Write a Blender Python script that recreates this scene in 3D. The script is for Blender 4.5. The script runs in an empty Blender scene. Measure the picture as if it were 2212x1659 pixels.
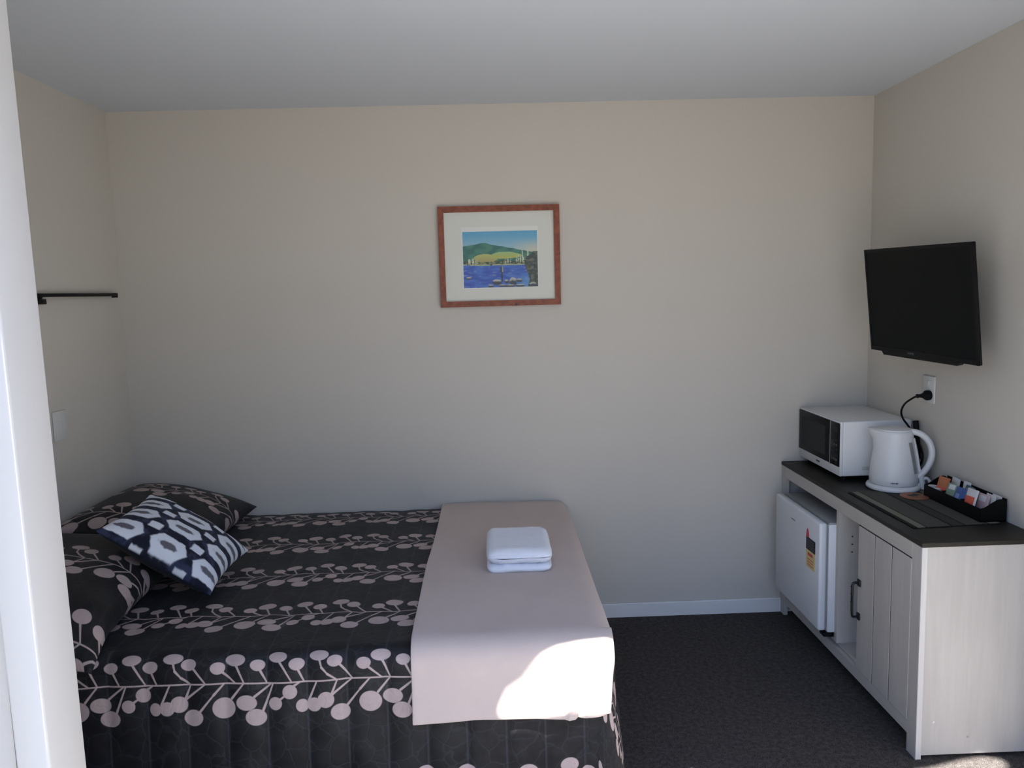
import bpy, bmesh, math, random
from math import sin, cos, pi, sqrt, exp, radians, atan2
from mathutils import Vector, Matrix, noise
random.seed(7)
scn = bpy.context.scene
COL = scn.collection

# ------------------------------------------------------------------ helpers
def V(*a): return Vector(a)
def S2L(r, g, b):
    f = lambda c: (c/255/12.92) if c/255 <= .04045 else ((c/255+.055)/1.055)**2.4
    return (f(r), f(g), f(b), 1.0)
def lerp(a, b, t): return a+(b-a)*t
def sstep(a, b, x):
    t = max(0., min(1., (x-a)/(b-a))); return t*t*(3-2*t)

def link_mesh(name, me, mats, parent=None, smooth=False):
    if not isinstance(mats, (list, tuple)): mats = [mats]
    for m in mats: me.materials.append(m)
    if parent is not None:
        off = Vector(parent.location)
        q = parent.parent
        while q is not None:
            off += Vector(q.location); q = q.parent
        me.transform(Matrix.Translation(-off))
    if smooth:
        for p in me.polygons: p.use_smooth = True
    o = bpy.data.objects.new(name, me); COL.objects.link(o)
    if parent is not None: o.parent = parent
    return o
def obj(name, bm, mats, parent=None, smooth=False, sharp=None):
    bmesh.ops.recalc_face_normals(bm, faces=bm.faces[:])
    me = bpy.data.meshes.new(name); bm.to_mesh(me); bm.free()
    o = link_mesh(name, me, mats, parent, smooth or sharp is not None)
    if sharp is not None: me.set_sharp_from_angle(angle=radians(sharp))
    return o
def thing(name, label, cat, loc, group=None):
    o = bpy.data.objects.new(name, None); COL.objects.link(o)
    o.empty_display_size = .05; o.location = loc
    o['label'] = label; o['category'] = cat
    if group: o['group'] = group
    return o
def tag(o, label, cat, group=None):
    o['label'] = label; o['category'] = cat
    if group: o['group'] = group
    return o
def struct(o): o['kind'] = 'structure'; return o

def box(bm, x0, x1, y0, y1, z0, z1, bev=0., seg=2, mi=0, M=None):
    vs = [bm.verts.new((x, y, z)) for x in (x0, x1) for y in (y0, y1) for z in (z0, z1)]
    F = [(0,1,3,2),(4,6,7,5),(0,4,5,1),(2,3,7,6),(0,2,6,4),(1,5,7,3)]
    fs = [bm.faces.new([vs[i] for i in f]) for f in F]
    if bev > 0:
        es = list({e for f in fs for e in f.edges})
        r = bmesh.ops.bevel(bm, geom=es, offset=bev, segments=seg, profile=.5, affect='EDGES', clamp_overlap=True)
        fs = list({f for v in r['verts'] if v.is_valid for f in v.link_faces} | {f for f in fs if f.is_valid})
    for f in fs: f.material_index = mi
    if M is not None:
        bmesh.ops.transform(bm, matrix=M, verts=list({v for f in fs for v in f.verts}))
    return fs
def newbox(*a, **k):
    bm = bmesh.new(); box(bm, *a, **k); return bm
def frame_of(t):
    t = t.normalized(); a = V(0,0,1) if abs(t.z) < .9 else V(1,0,0)
    u = t.cross(a).normalized(); return u, t.cross(u).normalized()
def tube(bm, pts, r, seg=10, cap=True, mi=0, flat=None):
    pts = [Vector(p) for p in pts]; n = len(pts); rings = []
    rs = r if isinstance(r, (list, tuple)) else [r]*n
    u = None
    for i, p in enumerate(pts):
        t = (pts[min(i+1, n-1)]-pts[max(i-1, 0)]).normalized()
        if u is None: u, w = frame_of(t)
        else:
            u = (u-t*u.dot(t)).normalized(); w = t.cross(u)
        if flat is not None:
            a = Vector(flat[0]); a = (a-t*a.dot(t)).normalized(); b = t.cross(a); ra, rb = rs[i]*flat[1], rs[i]
        else: a, b, ra, rb = u, w, rs[i], rs[i]
        rings.append([bm.verts.new(p+a*(cos(2*pi*k/seg)*ra)+b*(sin(2*pi*k/seg)*rb)) for k in range(seg)])
    for i in range(n-1):
        for k in range(seg):
            f = bm.faces.new((rings[i][k], rings[i][(k+1)%seg], rings[i+1][(k+1)%seg], rings[i+1][k])); f.material_index = mi
    if cap:
        bm.faces.new(rings[0][::-1]).material_index = mi; bm.faces.new(rings[-1]).material_index = mi
def spline(pts, n=8):
    pts = [Vector(p) for p in pts]; out = []
    P = [pts[0]*2-pts[1]]+pts+[pts[-1]*2-pts[-2]]
    for i in range(1, len(P)-2):
        for k in range(n):
            t = k/n
            out.append(.5*((2*P[i])+(P[i+1]-P[i-1])*t+(2*P[i-1]-5*P[i]+4*P[i+1]-P[i+2])*t*t+(3*P[i]-P[i-1]-3*P[i+1]+P[i+2])*t**3))
    out.append(pts[-1]); return out
def lathe(bm, prof, c, seg=48, mi=0, fn=None):
    rings = []
    for (r, z) in prof:
        ring = []
        for k in range(seg):
            a = 2*pi*k/seg; x, y, zz = cos(a)*r, sin(a)*r, z
            if fn: x, y, zz = fn(x, y, zz, a, r)
            ring.append(bm.verts.new((c[0]+x, c[1]+y, c[2]+zz)))
        rings.append(ring)
    for i in range(len(rings)-1):
        for k in range(seg):
            bm.faces.new((rings[i][k], rings[i][(k+1)%seg], rings[i+1][(k+1)%seg], rings[i+1][k])).material_index = mi
    bm.faces.new(rings[0][::-1]).material_index = mi; bm.faces.new(rings[-1]).material_index = mi
def prism(bm, pts, h, mi=0):
    """pts: closed loop of Vectors, extruded along Vector h"""
    a = [bm.verts.new(p) for p in pts]; b = [bm.verts.new(Vector(p)+h) for p in pts]
    fs = [bm.faces.new(a), bm.faces.new(b[::-1])]; n = len(a)
    for i in range(n): fs.append(bm.faces.new((a[i], b[i], b[(i+1)%n], a[(i+1)%n])))
    for f in fs: f.material_index = mi
    return fs
def getuv(bm): return bm.loops.layers.uv.get('UVMap') or bm.loops.layers.uv.new('UVMap')
def grid(bm, nu, nv, fn, uvfn=None, mi=0):
    uvl = getuv(bm) if uvfn else None
    vs = [[bm.verts.new(fn(i/nu, j/nv)) for j in range(nv+1)] for i in range(nu+1)]
    for i in range(nu):
        for j in range(nv):
            q = ((i,j),(i+1,j),(i+1,j+1),(i,j+1))
            f = bm.faces.new([vs[a][b] for a, b in q]); f.material_index = mi
            if uvfn:
                for l, (a, b) in zip(f.loops, q): l[uvl].uv = uvfn(a/nu, b/nv)
    return vs

# ------------------------------------------------------------------ material helpers
class NT:
    def __init__(s, name):
        s.m = bpy.data.materials.new(name); s.m.use_nodes = True
        s.t = s.m.node_tree; s.n = s.t.nodes; s.b = s.n['Principled BSDF']
    def node(s, typ, **k):
        n = s.n.new(typ)
        for a, b in k.items(): setattr(n, a, b)
        return n
    def put(s, sock, v):
        if v is None: return
        if hasattr(v, 'is_output'): s.t.links.new(v, sock)
        else: sock.default_value = v
    def math(s, op, a, b=None, c=None):
        n = s.node('ShaderNodeMath', operation=op); s.put(n.inputs[0], a); s.put(n.inputs[1], b); s.put(n.inputs[2], c); return n.outputs[0]
    def vm(s, op, a, b=None, out=0):
        n = s.node('ShaderNodeVectorMath', operation=op); s.put(n.inputs[0], a); s.put(n.inputs[1], b)
        return n.outputs['Value'] if op in ('LENGTH', 'DOT_PRODUCT') else n.outputs[0]
    def scale(s, a, f):
        n = s.node('ShaderNodeVectorMath', operation='SCALE'); s.put(n.inputs[0], a); s.put(n.inputs['Scale'], f); return n.outputs[0]
    def mix(s, f, a, b):
        n = s.node('ShaderNodeMix', data_type='RGBA'); s.put(n.inputs[0], f); s.put(n.inputs[6], a); s.put(n.inputs[7], b); return n.outputs[2]
    def rng(s, v, a, b, c=0., d=1., smooth=True):
        n = s.node('ShaderNodeMapRange'); n.interpolation_type = 'SMOOTHSTEP' if smooth else 'LINEAR'
        s.put(n.inputs[0], v)
        for i, x in enumerate((a, b, c, d)): s.put(n.inputs[i+1], x)
        return n.outputs[0]
    def coord(s, kind='Object'): return s.node('ShaderNodeTexCoord').outputs[kind]
    def geo(s): return s.node('ShaderNodeNewGeometry').outputs['Position']
    def noise(s, vec, scale, detail=4, rough=.55, out=0):
        n = s.node('ShaderNodeTexNoise'); s.put(n.inputs['Vector'], vec); n.inputs['Scale'].default_value = scale
        n.inputs['Detail'].default_value = detail; n.inputs['Roughness'].default_value = rough; return n.outputs[out]
    def bump(s, h, strength=.2, dist=.01):
        n = s.node('ShaderNodeBump'); n.inputs['Strength'].default_value = strength; n.inputs['Distance'].default_value = dist
        s.put(n.inputs['Height'], h); s.t.links.new(n.outputs[0], s.b.inputs['Normal'])
    def fin(s, col=None, rough=.6, spec=.3, metal=0., coat=0., sheen=0.):
        b = s.b
        if col is not None: s.put(b.inputs['Base Color'], col)
        s.put(b.inputs['Roughness'], rough); s.put(b.inputs['Specular IOR Level'], spec)
        b.inputs['Metallic'].default_value = metal; b.inputs['Coat Weight'].default_value = coat
        b.inputs['Coat Roughness'].default_value = .08
        b.inputs['Sheen Weight'].default_value = sheen
        return s.m

def mat(name, col, rough=.6, spec=.3, metal=0., coat=0., var=.06, nscale=30., bump=0., bscale=200., sheen=0., stretch=(1,1,1)):
    """procedural colour with slight mottling and optional fine bump"""
    t = NT(name)
    p = t.vm('MULTIPLY', t.geo(), stretch)
    c2 = tuple(max(0, x*(1-var)) for x in col[:3])+(1,)
    c1 = tuple(x*(1+var) for x in col[:3])+(1,)
    col_o = t.mix(t.noise(p, nscale), c2, c1)
    if bump: t.bump(t.noise(p, bscale, 2), bump, .002)
    return t.fin(col_o, rough, spec, metal, coat, sheen)

M = {}
M['wall'] = mat('wall_paint', (.565, .533, .478), .75, .25, var=.012, nscale=3, bump=.06, bscale=350)
M['ceiling'] = mat('ceiling_paint', (.60, .635, .68), .8, .2, var=.01, nscale=3, bump=.04, bscale=300)
M['trim'] = mat('white_trim', (.74, .735, .72), .4, .4, var=.015, nscale=8)
M['plate'] = mat('switch_plate', (.60, .595, .57), .45, .3, var=.015, nscale=8)
M['jamb'] = mat('door_jamb_white', (.60, .575, .535), .45, .35, var=.01, nscale=6)
M['black_plastic'] = mat('black_plastic', (.006, .006, .0065), .5, .14, var=.1)
M['tray_black'] = mat('tray_black', (.004, .004, .0038), .5, .12, var=.1)
M['screen'] = mat('tv_screen', (.005, .0058, .0056), .45, .08, var=.05, nscale=4)
M['white_plastic'] = mat('white_plastic', (.66, .665, .66), .3, .4, var=.012, nscale=12)
M['white_enamel'] = mat('white_enamel', (.66, .68, .70), .32, .45, var=.015, nscale=10)
M['cream'] = mat('handle_white', (.62, .63, .63), .35, .4, var=.02)
M['mw_glass'] = mat('microwave_glass', (.004, .0043, .005), .35, .10, var=.1)
M['mw_mesh'] = mat('microwave_window_mesh', (.016, .018, .018), .45, .12, var=.15, nscale=300)
M['grey_mark'] = mat('grey_print', (.09, .09, .095), .5, .3, var=.1)
M['dim_mark'] = mat('dim_print', (.06, .062, .065), .45, .3, var=.1)
M['grey_plastic'] = mat('grey_plastic', (.26, .27, .27), .3, .4, var=.05)
M['water_window'] = mat('water_window', (.22, .225, .22), .2, .5, var=.1, nscale=60)
M['slab'] = mat('dark_laminate_top', (.023, .0205, .016), .5, .22, var=.35, nscale=26, stretch=(1, .15, 1), bump=.08, bscale=90)
M['handle'] = mat('black_iron', (.008, .008, .009), .4, .4, var=.1)
M['steel'] = mat('screw_steel', (.5, .5, .48), .35, .5, metal=.8, var=.05)
M['towel'] = mat('white_towel', (.80, .81, .85), .95, .1, var=.03, nscale=60, bump=.5, bscale=500, sheen=.2)
M['paper_white'] = mat('paper_white', (.60, .59, .59), .6, .3, var=.04)
M['red_print'] = mat('red_print', (.60, .10, .06), .5, .3, var=.12, nscale=80)
M['pink_print'] = mat('pink_print', (.50, .36, .37), .5, .3, var=.1, nscale=80)
M['orange_print'] = mat('orange_print', (.42, .15, .065), .5, .3, var=.35, nscale=45)
M['blue_print'] = mat('blue_print', (.05, .095, .28), .45, .35, var=.25, nscale=60)
M['lightblue_print'] = mat('light_blue_print', (.16, .26, .46), .45, .35, var=.2, nscale=60)
M['green_print'] = mat('green_print', (.20, .27, .19), .5, .3, var=.35, nscale=55)
M['teal_print'] = mat('teal_print', (.10, .17, .19), .5, .3, var=.3, nscale=55)
M['yellow_sticker'] = mat('yellow_sticker', (.66, .56, .22), .5, .3, var=.06)
M['red_sticker'] = mat('red_sticker', (.65, .04, .10), .5, .3, var=.06)
M['black_sticker'] = mat('black_sticker', (.01, .01, .014), .5, .3, var=.06)
M['coaster'] = mat('orange_coaster', (.26, .098, .042), .45, .35, var=.2, nscale=40)
M['coaster_motif'] = mat('coaster_motif', (.022, .014, .008), .5, .3, var=.2)
M['seam'] = mat('dark_thread_gap_shade', (.01, .01, .012), .8, .2, var=.1)
M['tag'] = mat('tag_cloth', (.28, .26, .27), .8, .2, var=.15, nscale=90)

def carpet_mat():
    t = NT('charcoal_carpet'); p = t.geo()
    n1 = t.noise(p, 300, 3, .7); n2 = t.noise(p, 60, 2)
    f = t.math('ADD', t.math('MULTIPLY', n1, .75), t.math('MULTIPLY', n2, .25))
    c = t.mix(t.rng(f, .35, .68), (.030, .0268, .025, 1), (.145, .130, .121, 1))
    t.bump(n1, .9, .006)
    return t.fin(c, .98, .05, sheen=.0)
M['carpet'] = carpet_mat()
def wood_mat(name, c1, c2, axis='z', rough=.5):
    t = NT(name); p = t.geo()
    st = {'z': (15, 15, 1.2), 'y': (15, 1.2, 15), 'x': (1.2, 15, 15)}[axis]
    a = t.noise(t.vm('MULTIPLY', p, st), 1., 5, .6)
    st2 = tuple(k*4 for k in st)
    b = t.noise(t.vm('MULTIPLY', p, st2), 1., 3, .6)
    f = t.math('ADD', t.math('MULTIPLY', a, .7), t.math('MULTIPLY', b, .3))
    c = t.mix(t.rng(f, .3, .72), c1, c2); t.bump(b, .06, .002)
    return t.fin(c, rough, .3)
M['wood'] = wood_mat('pale_limed_wood', (.43, .405, .375, 1), (.485, .46, .43, 1))
M['wood_h'] = wood_mat('pale_limed_wood_horizontal', (.43, .405, .375, 1), (.485, .46, .43, 1), 'y')
M['wood_edge'] = wood_mat('pale_edge_band', (.52, .505, .485, 1), (.58, .565, .54, 1))
def pine_mat():
    t = NT('red_stained_pine'); p = t.geo()
    a = t.noise(t.vm('MULTIPLY', p, (40, 40, 40)), 1., 4)
    v = t.node('ShaderNodeTexVoronoi'); v.inputs['Scale'].default_value = 22; t.put(v.inputs['Vector'], p)
    kn = t.rng(v.outputs['Distance'], .08, .15, 1., 0.)
    c = t.mix(t.rng(a, .3, .7), (.17, .042, .018, 1), (.27, .075, .032, 1))
    c = t.mix(kn, c, (.02, .008, .006, 1))
    return t.fin(c, .4, .35)
M['pine'] = pine_mat()
def matboard_mat():
    t = NT('cream_mount_board'); 
    return t.fin(t.mix(t.noise(t.geo(), 200), (.60, .60, .53, 1), (.64, .64, .57, 1)), .6, .3, coat=.6)
M['mount'] = matboard_mat()
M['mount_white'] = mat('print_paper', (.68, .68, .63), .6, .3, coat=.5, var=.01)
def attr_mat(name, rough, spec, coat=0., bump=0., sheen=0.):
    t = NT(name); a = t.node('ShaderNodeVertexColor'); a.layer_name = 'paint'
    n = t.noise(t.geo(), 260, 3)
    c = t.mix(t.math('MULTIPLY', n, .16), a.outputs[0], (.03, .03, .03, 1))
    if bump: t.bump(t.noise(t.geo(), 600, 2), bump, .002)
    return t.fin(c, rough, spec, coat=coat, sheen=sheen)
M['painting'] = attr_mat('landscape_print', .5, .3, coat=.5)
M['cushion'] = attr_mat('printed_cushion_cotton', .9, .12, bump=.3, sheen=.05)

# leaf-branch print used by the bedspread and the pillows (pattern in metres on the UV map)
PER = .41; K = PER/905.       # one design unit = K metres; stem at design y = 333
UP = [(922,240,45,40),(1028,185,62,47),(1168,222,45,40),(1290,164,57,43),(1410,222,48,43),(1547,163,60,42),(1646,212,47,43)]
LO = [(957,473,70,60),(1097,445,63,44),(1153,528,63,48),(1365,388,45,41),(1273,452,42,38),(1438,472,38,38),(1512,470,46,41),(1585,447,52,47),(1673,525,60,48)]
ST = [((950,268),(1030,331)),((1035,225),(1085,333)),((1182,255),(1222,331)),((1297,195),(1378,331)),((1418,260),(1452,331)),
      ((1550,195),(1565,255)),((1565,255),(1600,295)),((1600,295),(1655,331)),((1675,240),(1752,331)),
      ((1005,420),(1082,335)),((1145,410),(1250,335)),((1195,490),(1262,335)),((1390,355),(1425,335)),((1300,432),(1340,405)),
      ((1478,445),(1532,335)),((1622,415),(1658,335)),((1615,425),(1748,335)),((1715,490),(1800,398)),((895,398),(958,335)),((810,490),(895,398)),((1800,398),(1862,335))]
def leaf_mask(t, uv):
    sep = t.node('ShaderNodeSeparateXYZ'); t.put(sep.inputs[0], uv)
    x = t.math('DIVIDE', sep.outputs[0], K)
    x = t.math('ADD', t.math('MODULO', t.math('ADD', x, 905*40), 905.), 870.)
    y = t.math('ADD', sep.outputs[1], .36*20+.18)
    y = t.math('SUBTRACT', t.math('MODULO', y, .36), .18)
    y = t.math('ADD', t.math('DIVIDE', y, K*1.08), 333.)
    cb = t.node('ShaderNodeCombineXYZ'); t.put(cb.inputs[0], x); t.put(cb.inputs[1], y); p = cb.outputs[0]
    best = t.math('SUBTRACT', t.math('ABSOLUTE', t.math('SUBTRACT', y, 333.)), 4.6)
    for (cx, cy, rx, ry) in UP+LO:
        q = t.vm('MULTIPLY', t.vm('SUBTRACT', p, (cx, cy, 0)), (1/rx, 1/ry, 0))
        d = t.math('MULTIPLY', t.math('SUBTRACT', t.vm('LENGTH', q), 1.), ry*.9)
        best = t.math('MINIMUM', best, d)
    for (a, b) in ST:
        ba = Vector((b[0]-a[0], b[1]-a[1], 0)); l2 = ba.length_squared
        pa = t.vm('SUBTRACT', p, (a[0], a[1], 0))
        h = t.math('MINIMUM', t.math('MAXIMUM', t.vm('DOT_PRODUCT', pa, tuple(ba/l2)), 0.), 1.)
        n = t.node('ShaderNodeVectorMath', operation='SCALE'); n.inputs[0].default_value = tuple(ba); t.put(n.inputs['Scale'], h)
        d = t.math('SUBTRACT', t.vm('LENGTH', t.vm('SUBTRACT', pa, n.outputs[0])), t.math('SUBTRACT', 7.5, t.math('MULTIPLY', h, 3.0)))
        best = t.math('MINIMUM', best, d)
    return t.rng(best, 2.5, -2.5, 0., 1.)
def quilt_mat(name, base, base2, leaf, rough, stitch):
    t = NT(name); n = t.node('ShaderNodeUVMap'); n.uv_map = 'UVMap'; uv = n.outputs[0]
    m = leaf_mask(t, uv)
    sp = t.node('ShaderNodeSeparateXYZ'); t.put(sp.inputs[0], uv)
    fr = t.math('FRACT', t.math('ADD', t.math('DIVIDE', t.math('ADD', sp.outputs[0], 1.33-(1028-870)*K), .112), 40.5))
    seam = t.math('MULTIPLY', t.rng(t.math('MULTIPLY', t.math('ABSOLUTE', t.math('SUBTRACT', fr, .5)), .112), .001, .0045, 1., 0.), stitch*1.7)
    cloud = t.noise(uv, 14, 3)
    c = t.mix(t.rng(cloud, .3, .7), base, base2)
    wob = t.node('ShaderNodeVectorMath', operation='ADD'); t.put(wob.inputs[0], uv)
    t.put(wob.inputs[1], t.scale(t.noise(uv, 22, 2, out=1), .03))
    vo = t.node('ShaderNodeTexVoronoi', feature='DISTANCE_TO_EDGE'); vo.inputs['Scale'].default_value = 17; t.put(vo.inputs['Vector'], wob.outputs[0])
    ln = t.rng(vo.outputs['Distance'], .012, .05, 1., 0.)
    c = t.mix(t.math('MULTIPLY', ln, stitch), c, (.075, .08, .09, 1))
    c = t.mix(seam, c, (.085, .09, .105, 1))
    lc = t.mix(t.noise(uv, 60, 3), leaf, tuple(x*.82 for x in leaf[:3])+(1,))
    c = t.mix(m, c, lc)
    t.bump(t.math('ADD', t.math('MULTIPLY', t.noise(uv, 380, 2), .25), t.math('MULTIPLY', ln, -.5)), .22, .004)
    return t.fin(c, rough, .18, sheen=.03)
M['quilt'] = quilt_mat('leaf_print_bedspread', (.010, .0092, .0098, 1), (.019, .0178, .0185, 1), (.47, .365, .335, 1), .5, .13)
M['pillow'] = quilt_mat('leaf_print_pillowcase', (.011, .0102, .0105, 1), (.018, .017, .0175, 1), (.44, .345, .32, 1), .55, .04)
def throw_mat():
    t = NT('beige_fleece'); p = t.geo()
    c = t.mix(t.noise(p, 6, 3), (.52, .42, .365, 1), (.58, .475, .415, 1))
    t.bump(t.noise(p, 420, 2), .35, .003)
    return t.fin(c, .95, .08, sheen=.15)
M['throw'] = throw_mat()
def mat_stripes():
    t = NT('striped_woven_mat'); n = t.node('ShaderNodeUVMap'); n.uv_map = 'UVMap'
    sep = t.node('ShaderNodeSeparateXYZ'); t.put(sep.inputs[0], n.outputs[0])
    r = t.node('ShaderNodeValToRGB'); r.color_ramp.interpolation = 'CONSTANT'; t.put(r.inputs[0], sep.outputs[0])
    dk = (.008, .008, .007, 1); md = (.042, .042, .036, 1); gr = (.080, .078, .066, 1); lt = (.20, .19, .145, 1)
    stops = [(0, dk), (.05, lt), (.14, dk), (.155, gr), (.425, dk), (.455, md), (.575, dk), (.60, gr), (.845, dk), (.87, lt)]
    el = r.color_ramp.elements
    el[0].position = 0; el[0].color = dk; el[1].position = .05; el[1].color = lt
    for ps, c in stops[2:]: e = el.new(ps); e.color = c
    w = t.node('ShaderNodeTexWave', bands_direction='Y'); w.inputs['Scale'].default_value = 26; t.put(w.inputs['Vector'], n.outputs[0])
    w2 = t.node('ShaderNodeTexWave', bands_direction='X'); w2.inputs['Scale'].default_value = 16; t.put(w2.inputs['Vector'], n.outputs[0])
    wv = t.math('MULTIPLY', w.outputs['Fac'], w2.outputs['Fac'])
    c = t.mix(t.math('MULTIPLY', wv, .45), r.outputs[0], (.012, .012, .010, 1))
    t.bump(wv, .4, .002)
    return t.fin(c, .75, .2)
M['placemat'] = mat_stripes()

# ------------------------------------------------------------------ room (x right, y away from camera towards 0, z up)
W, H, YF = 3.4254, 2.40, -2.30
JX = .850                                              # door opening, left jamb edge
struct(obj('floor', newbox(-.1, W+.1, YF+.0, .1, -.1, 0), M['carpet']))
struct(obj('ceiling', newbox(-.1, W+.1, YF, .1, H, H+.1), M['ceiling']))
struct(obj('wall_back', newbox(-.1, W+.1, 0, .1, 0, H), M['wall']))
struct(obj('wall_left', newbox(-.1, 0, YF, 0, 0, H), M['wall']))
struct(obj('wall_right', newbox(W, W+.1, YF, 0, 0, H), M['wall']))
bm = bmesh.new()                                       # front wall around the wide glazed door opening
HEAD = 2.32; RX = 3.30
box(bm, -.1, JX-.060, YF+.012, YF+.12, 0, H); box(bm, RX+.04, W+.1, YF, YF+.12, 0, H); box(bm, JX-.060, RX+.04, YF, YF+.12, HEAD+.0, H)
struct(obj('wall_front', bm, M['wall']))
bm = bmesh.new()                                       # white door frame: stepped jamb left, head, right jamb, sill
box(bm, JX-.060, JX, YF, YF+.12, 0, HEAD, .006, 3)
for v in bm.verts: v.co.x += (1.45-v.co.z)*.009   # the jamb is slightly out of plumb
box(bm, RX, RX+.04, YF, YF+.12, 0, HEAD, .004); box(bm, JX, RX, YF, YF+.12, 0, .012, .003)
struct(obj('door_1', bm, M['jamb'], sharp=40))
def skirting(name, x0, x1, y0, y1):
    bm = newbox(x0, x1, y0, y1, 0, .068)
    es = [e for e in bm.edges if all(v.co.z > .06 for v in e.verts)]
    bmesh.ops.bevel(bm, geom=es, offset=.005, segments=2, affect='EDGES')
    struct(obj(name, bm, M['trim'], sharp=40))
skirting('baseboard_back', 0, W, -.013, 0)
skirting('baseboard_right', W-.013, W, YF+.12, -.013)
skirting('baseboard_left', 0, .013, YF+.12, -.013)
# outside: paved terrace, an added unseen wing wall keeping sun off the jamb, and the yard beyond
M['paving'] = mat('pale_paving', (.15, .15, .15), .9, .2, var=.1, nscale=5)
M['yard'] = mat('yard_gravel', (.15, .135, .115), .95, .1, var=.3, nscale=4)
M['render'] = mat('sun_blocker_render', (.5, .48, .44), .85, .2, var=.05)
struct(obj('terrace', newbox(-1.5, 6.5, -6.2, YF, -.16, -.03), M['paving']))
struct(obj('yard', newbox(-16, 18, -26, -6.2, -.2, -.06), M['yard']))
struct(obj('wall_sun_blocker', newbox(.42, .54, -2.72, YF+.012, -.03, 2.56), M['render']))
bm = bmesh.new()                                       # added unseen board, cut to shape the sun patches, and its top strip
fa = [V(.54, -2.45, 2.62), V(.54, -2.45, 2.10), V(.725, -2.45, 2.10), V(.730, -2.45, 2.26)]
fa += [V(x, -2.45, z) for x, z in ((.748, 2.318), (.788, 2.352), (.816, 2.402), (.840, 2.447), (.872, 2.480), (.932, 2.504), (.995, 2.515), (1.03, 2.492), (1.058, 2.42), (1.10, 2.37), (1.5, 2.36), (1.75, 2.365), (1.84, 2.395), (1.93, 2.467), (1.99, 2.494), (2.057, 2.461), (2.09, 2.41), (2.107, 2.36), (2.11, 2.25))]
fa += [V(2.112, -2.45, 2.10), V(3.6, -2.45, 2.10), V(3.6, -2.45, 2.62)]
prism(bm, fa, V(0, .012, 0)); box(bm, .54, 1.10, -2.45, -2.438, 2.02, 2.208); box(bm, .54, 3.6, -2.45, YF, 2.62, 2.65)
struct(obj('wall_sun_mask', bm, M['render']))

# ------------------------------------------------------------------ bed, bedspread, pillows, throw, towel
BL, BW, BT = 1.995, 1.495, .575                        # length (x), width (-y), top of cover
Y0 = -.018
bed = thing('bed', 'double bed against the left and back walls, hidden under the dark leaf-print bedspread', 'bed', (1.0, -.75, 0))
obj('base', newbox(.03, 1.93, -1.42, -.04, .09, .30, .015), M['seam'], bed, sharp=40)
obj('mattress', newbox(.03, 1.93, -1.42, -.04, .302, .535, .04, 4), M['tag'], bed, sharp=40)
for lx in (.12, 1.84):
    for ly in (-.12, -1.34):
        bm = bmesh.new(); lathe(bm, [(.025, 0), (.025, .09)], (lx, ly, 0), 16); obj('leg', bm, M['black_plastic'], bed, sharp=40)

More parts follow.
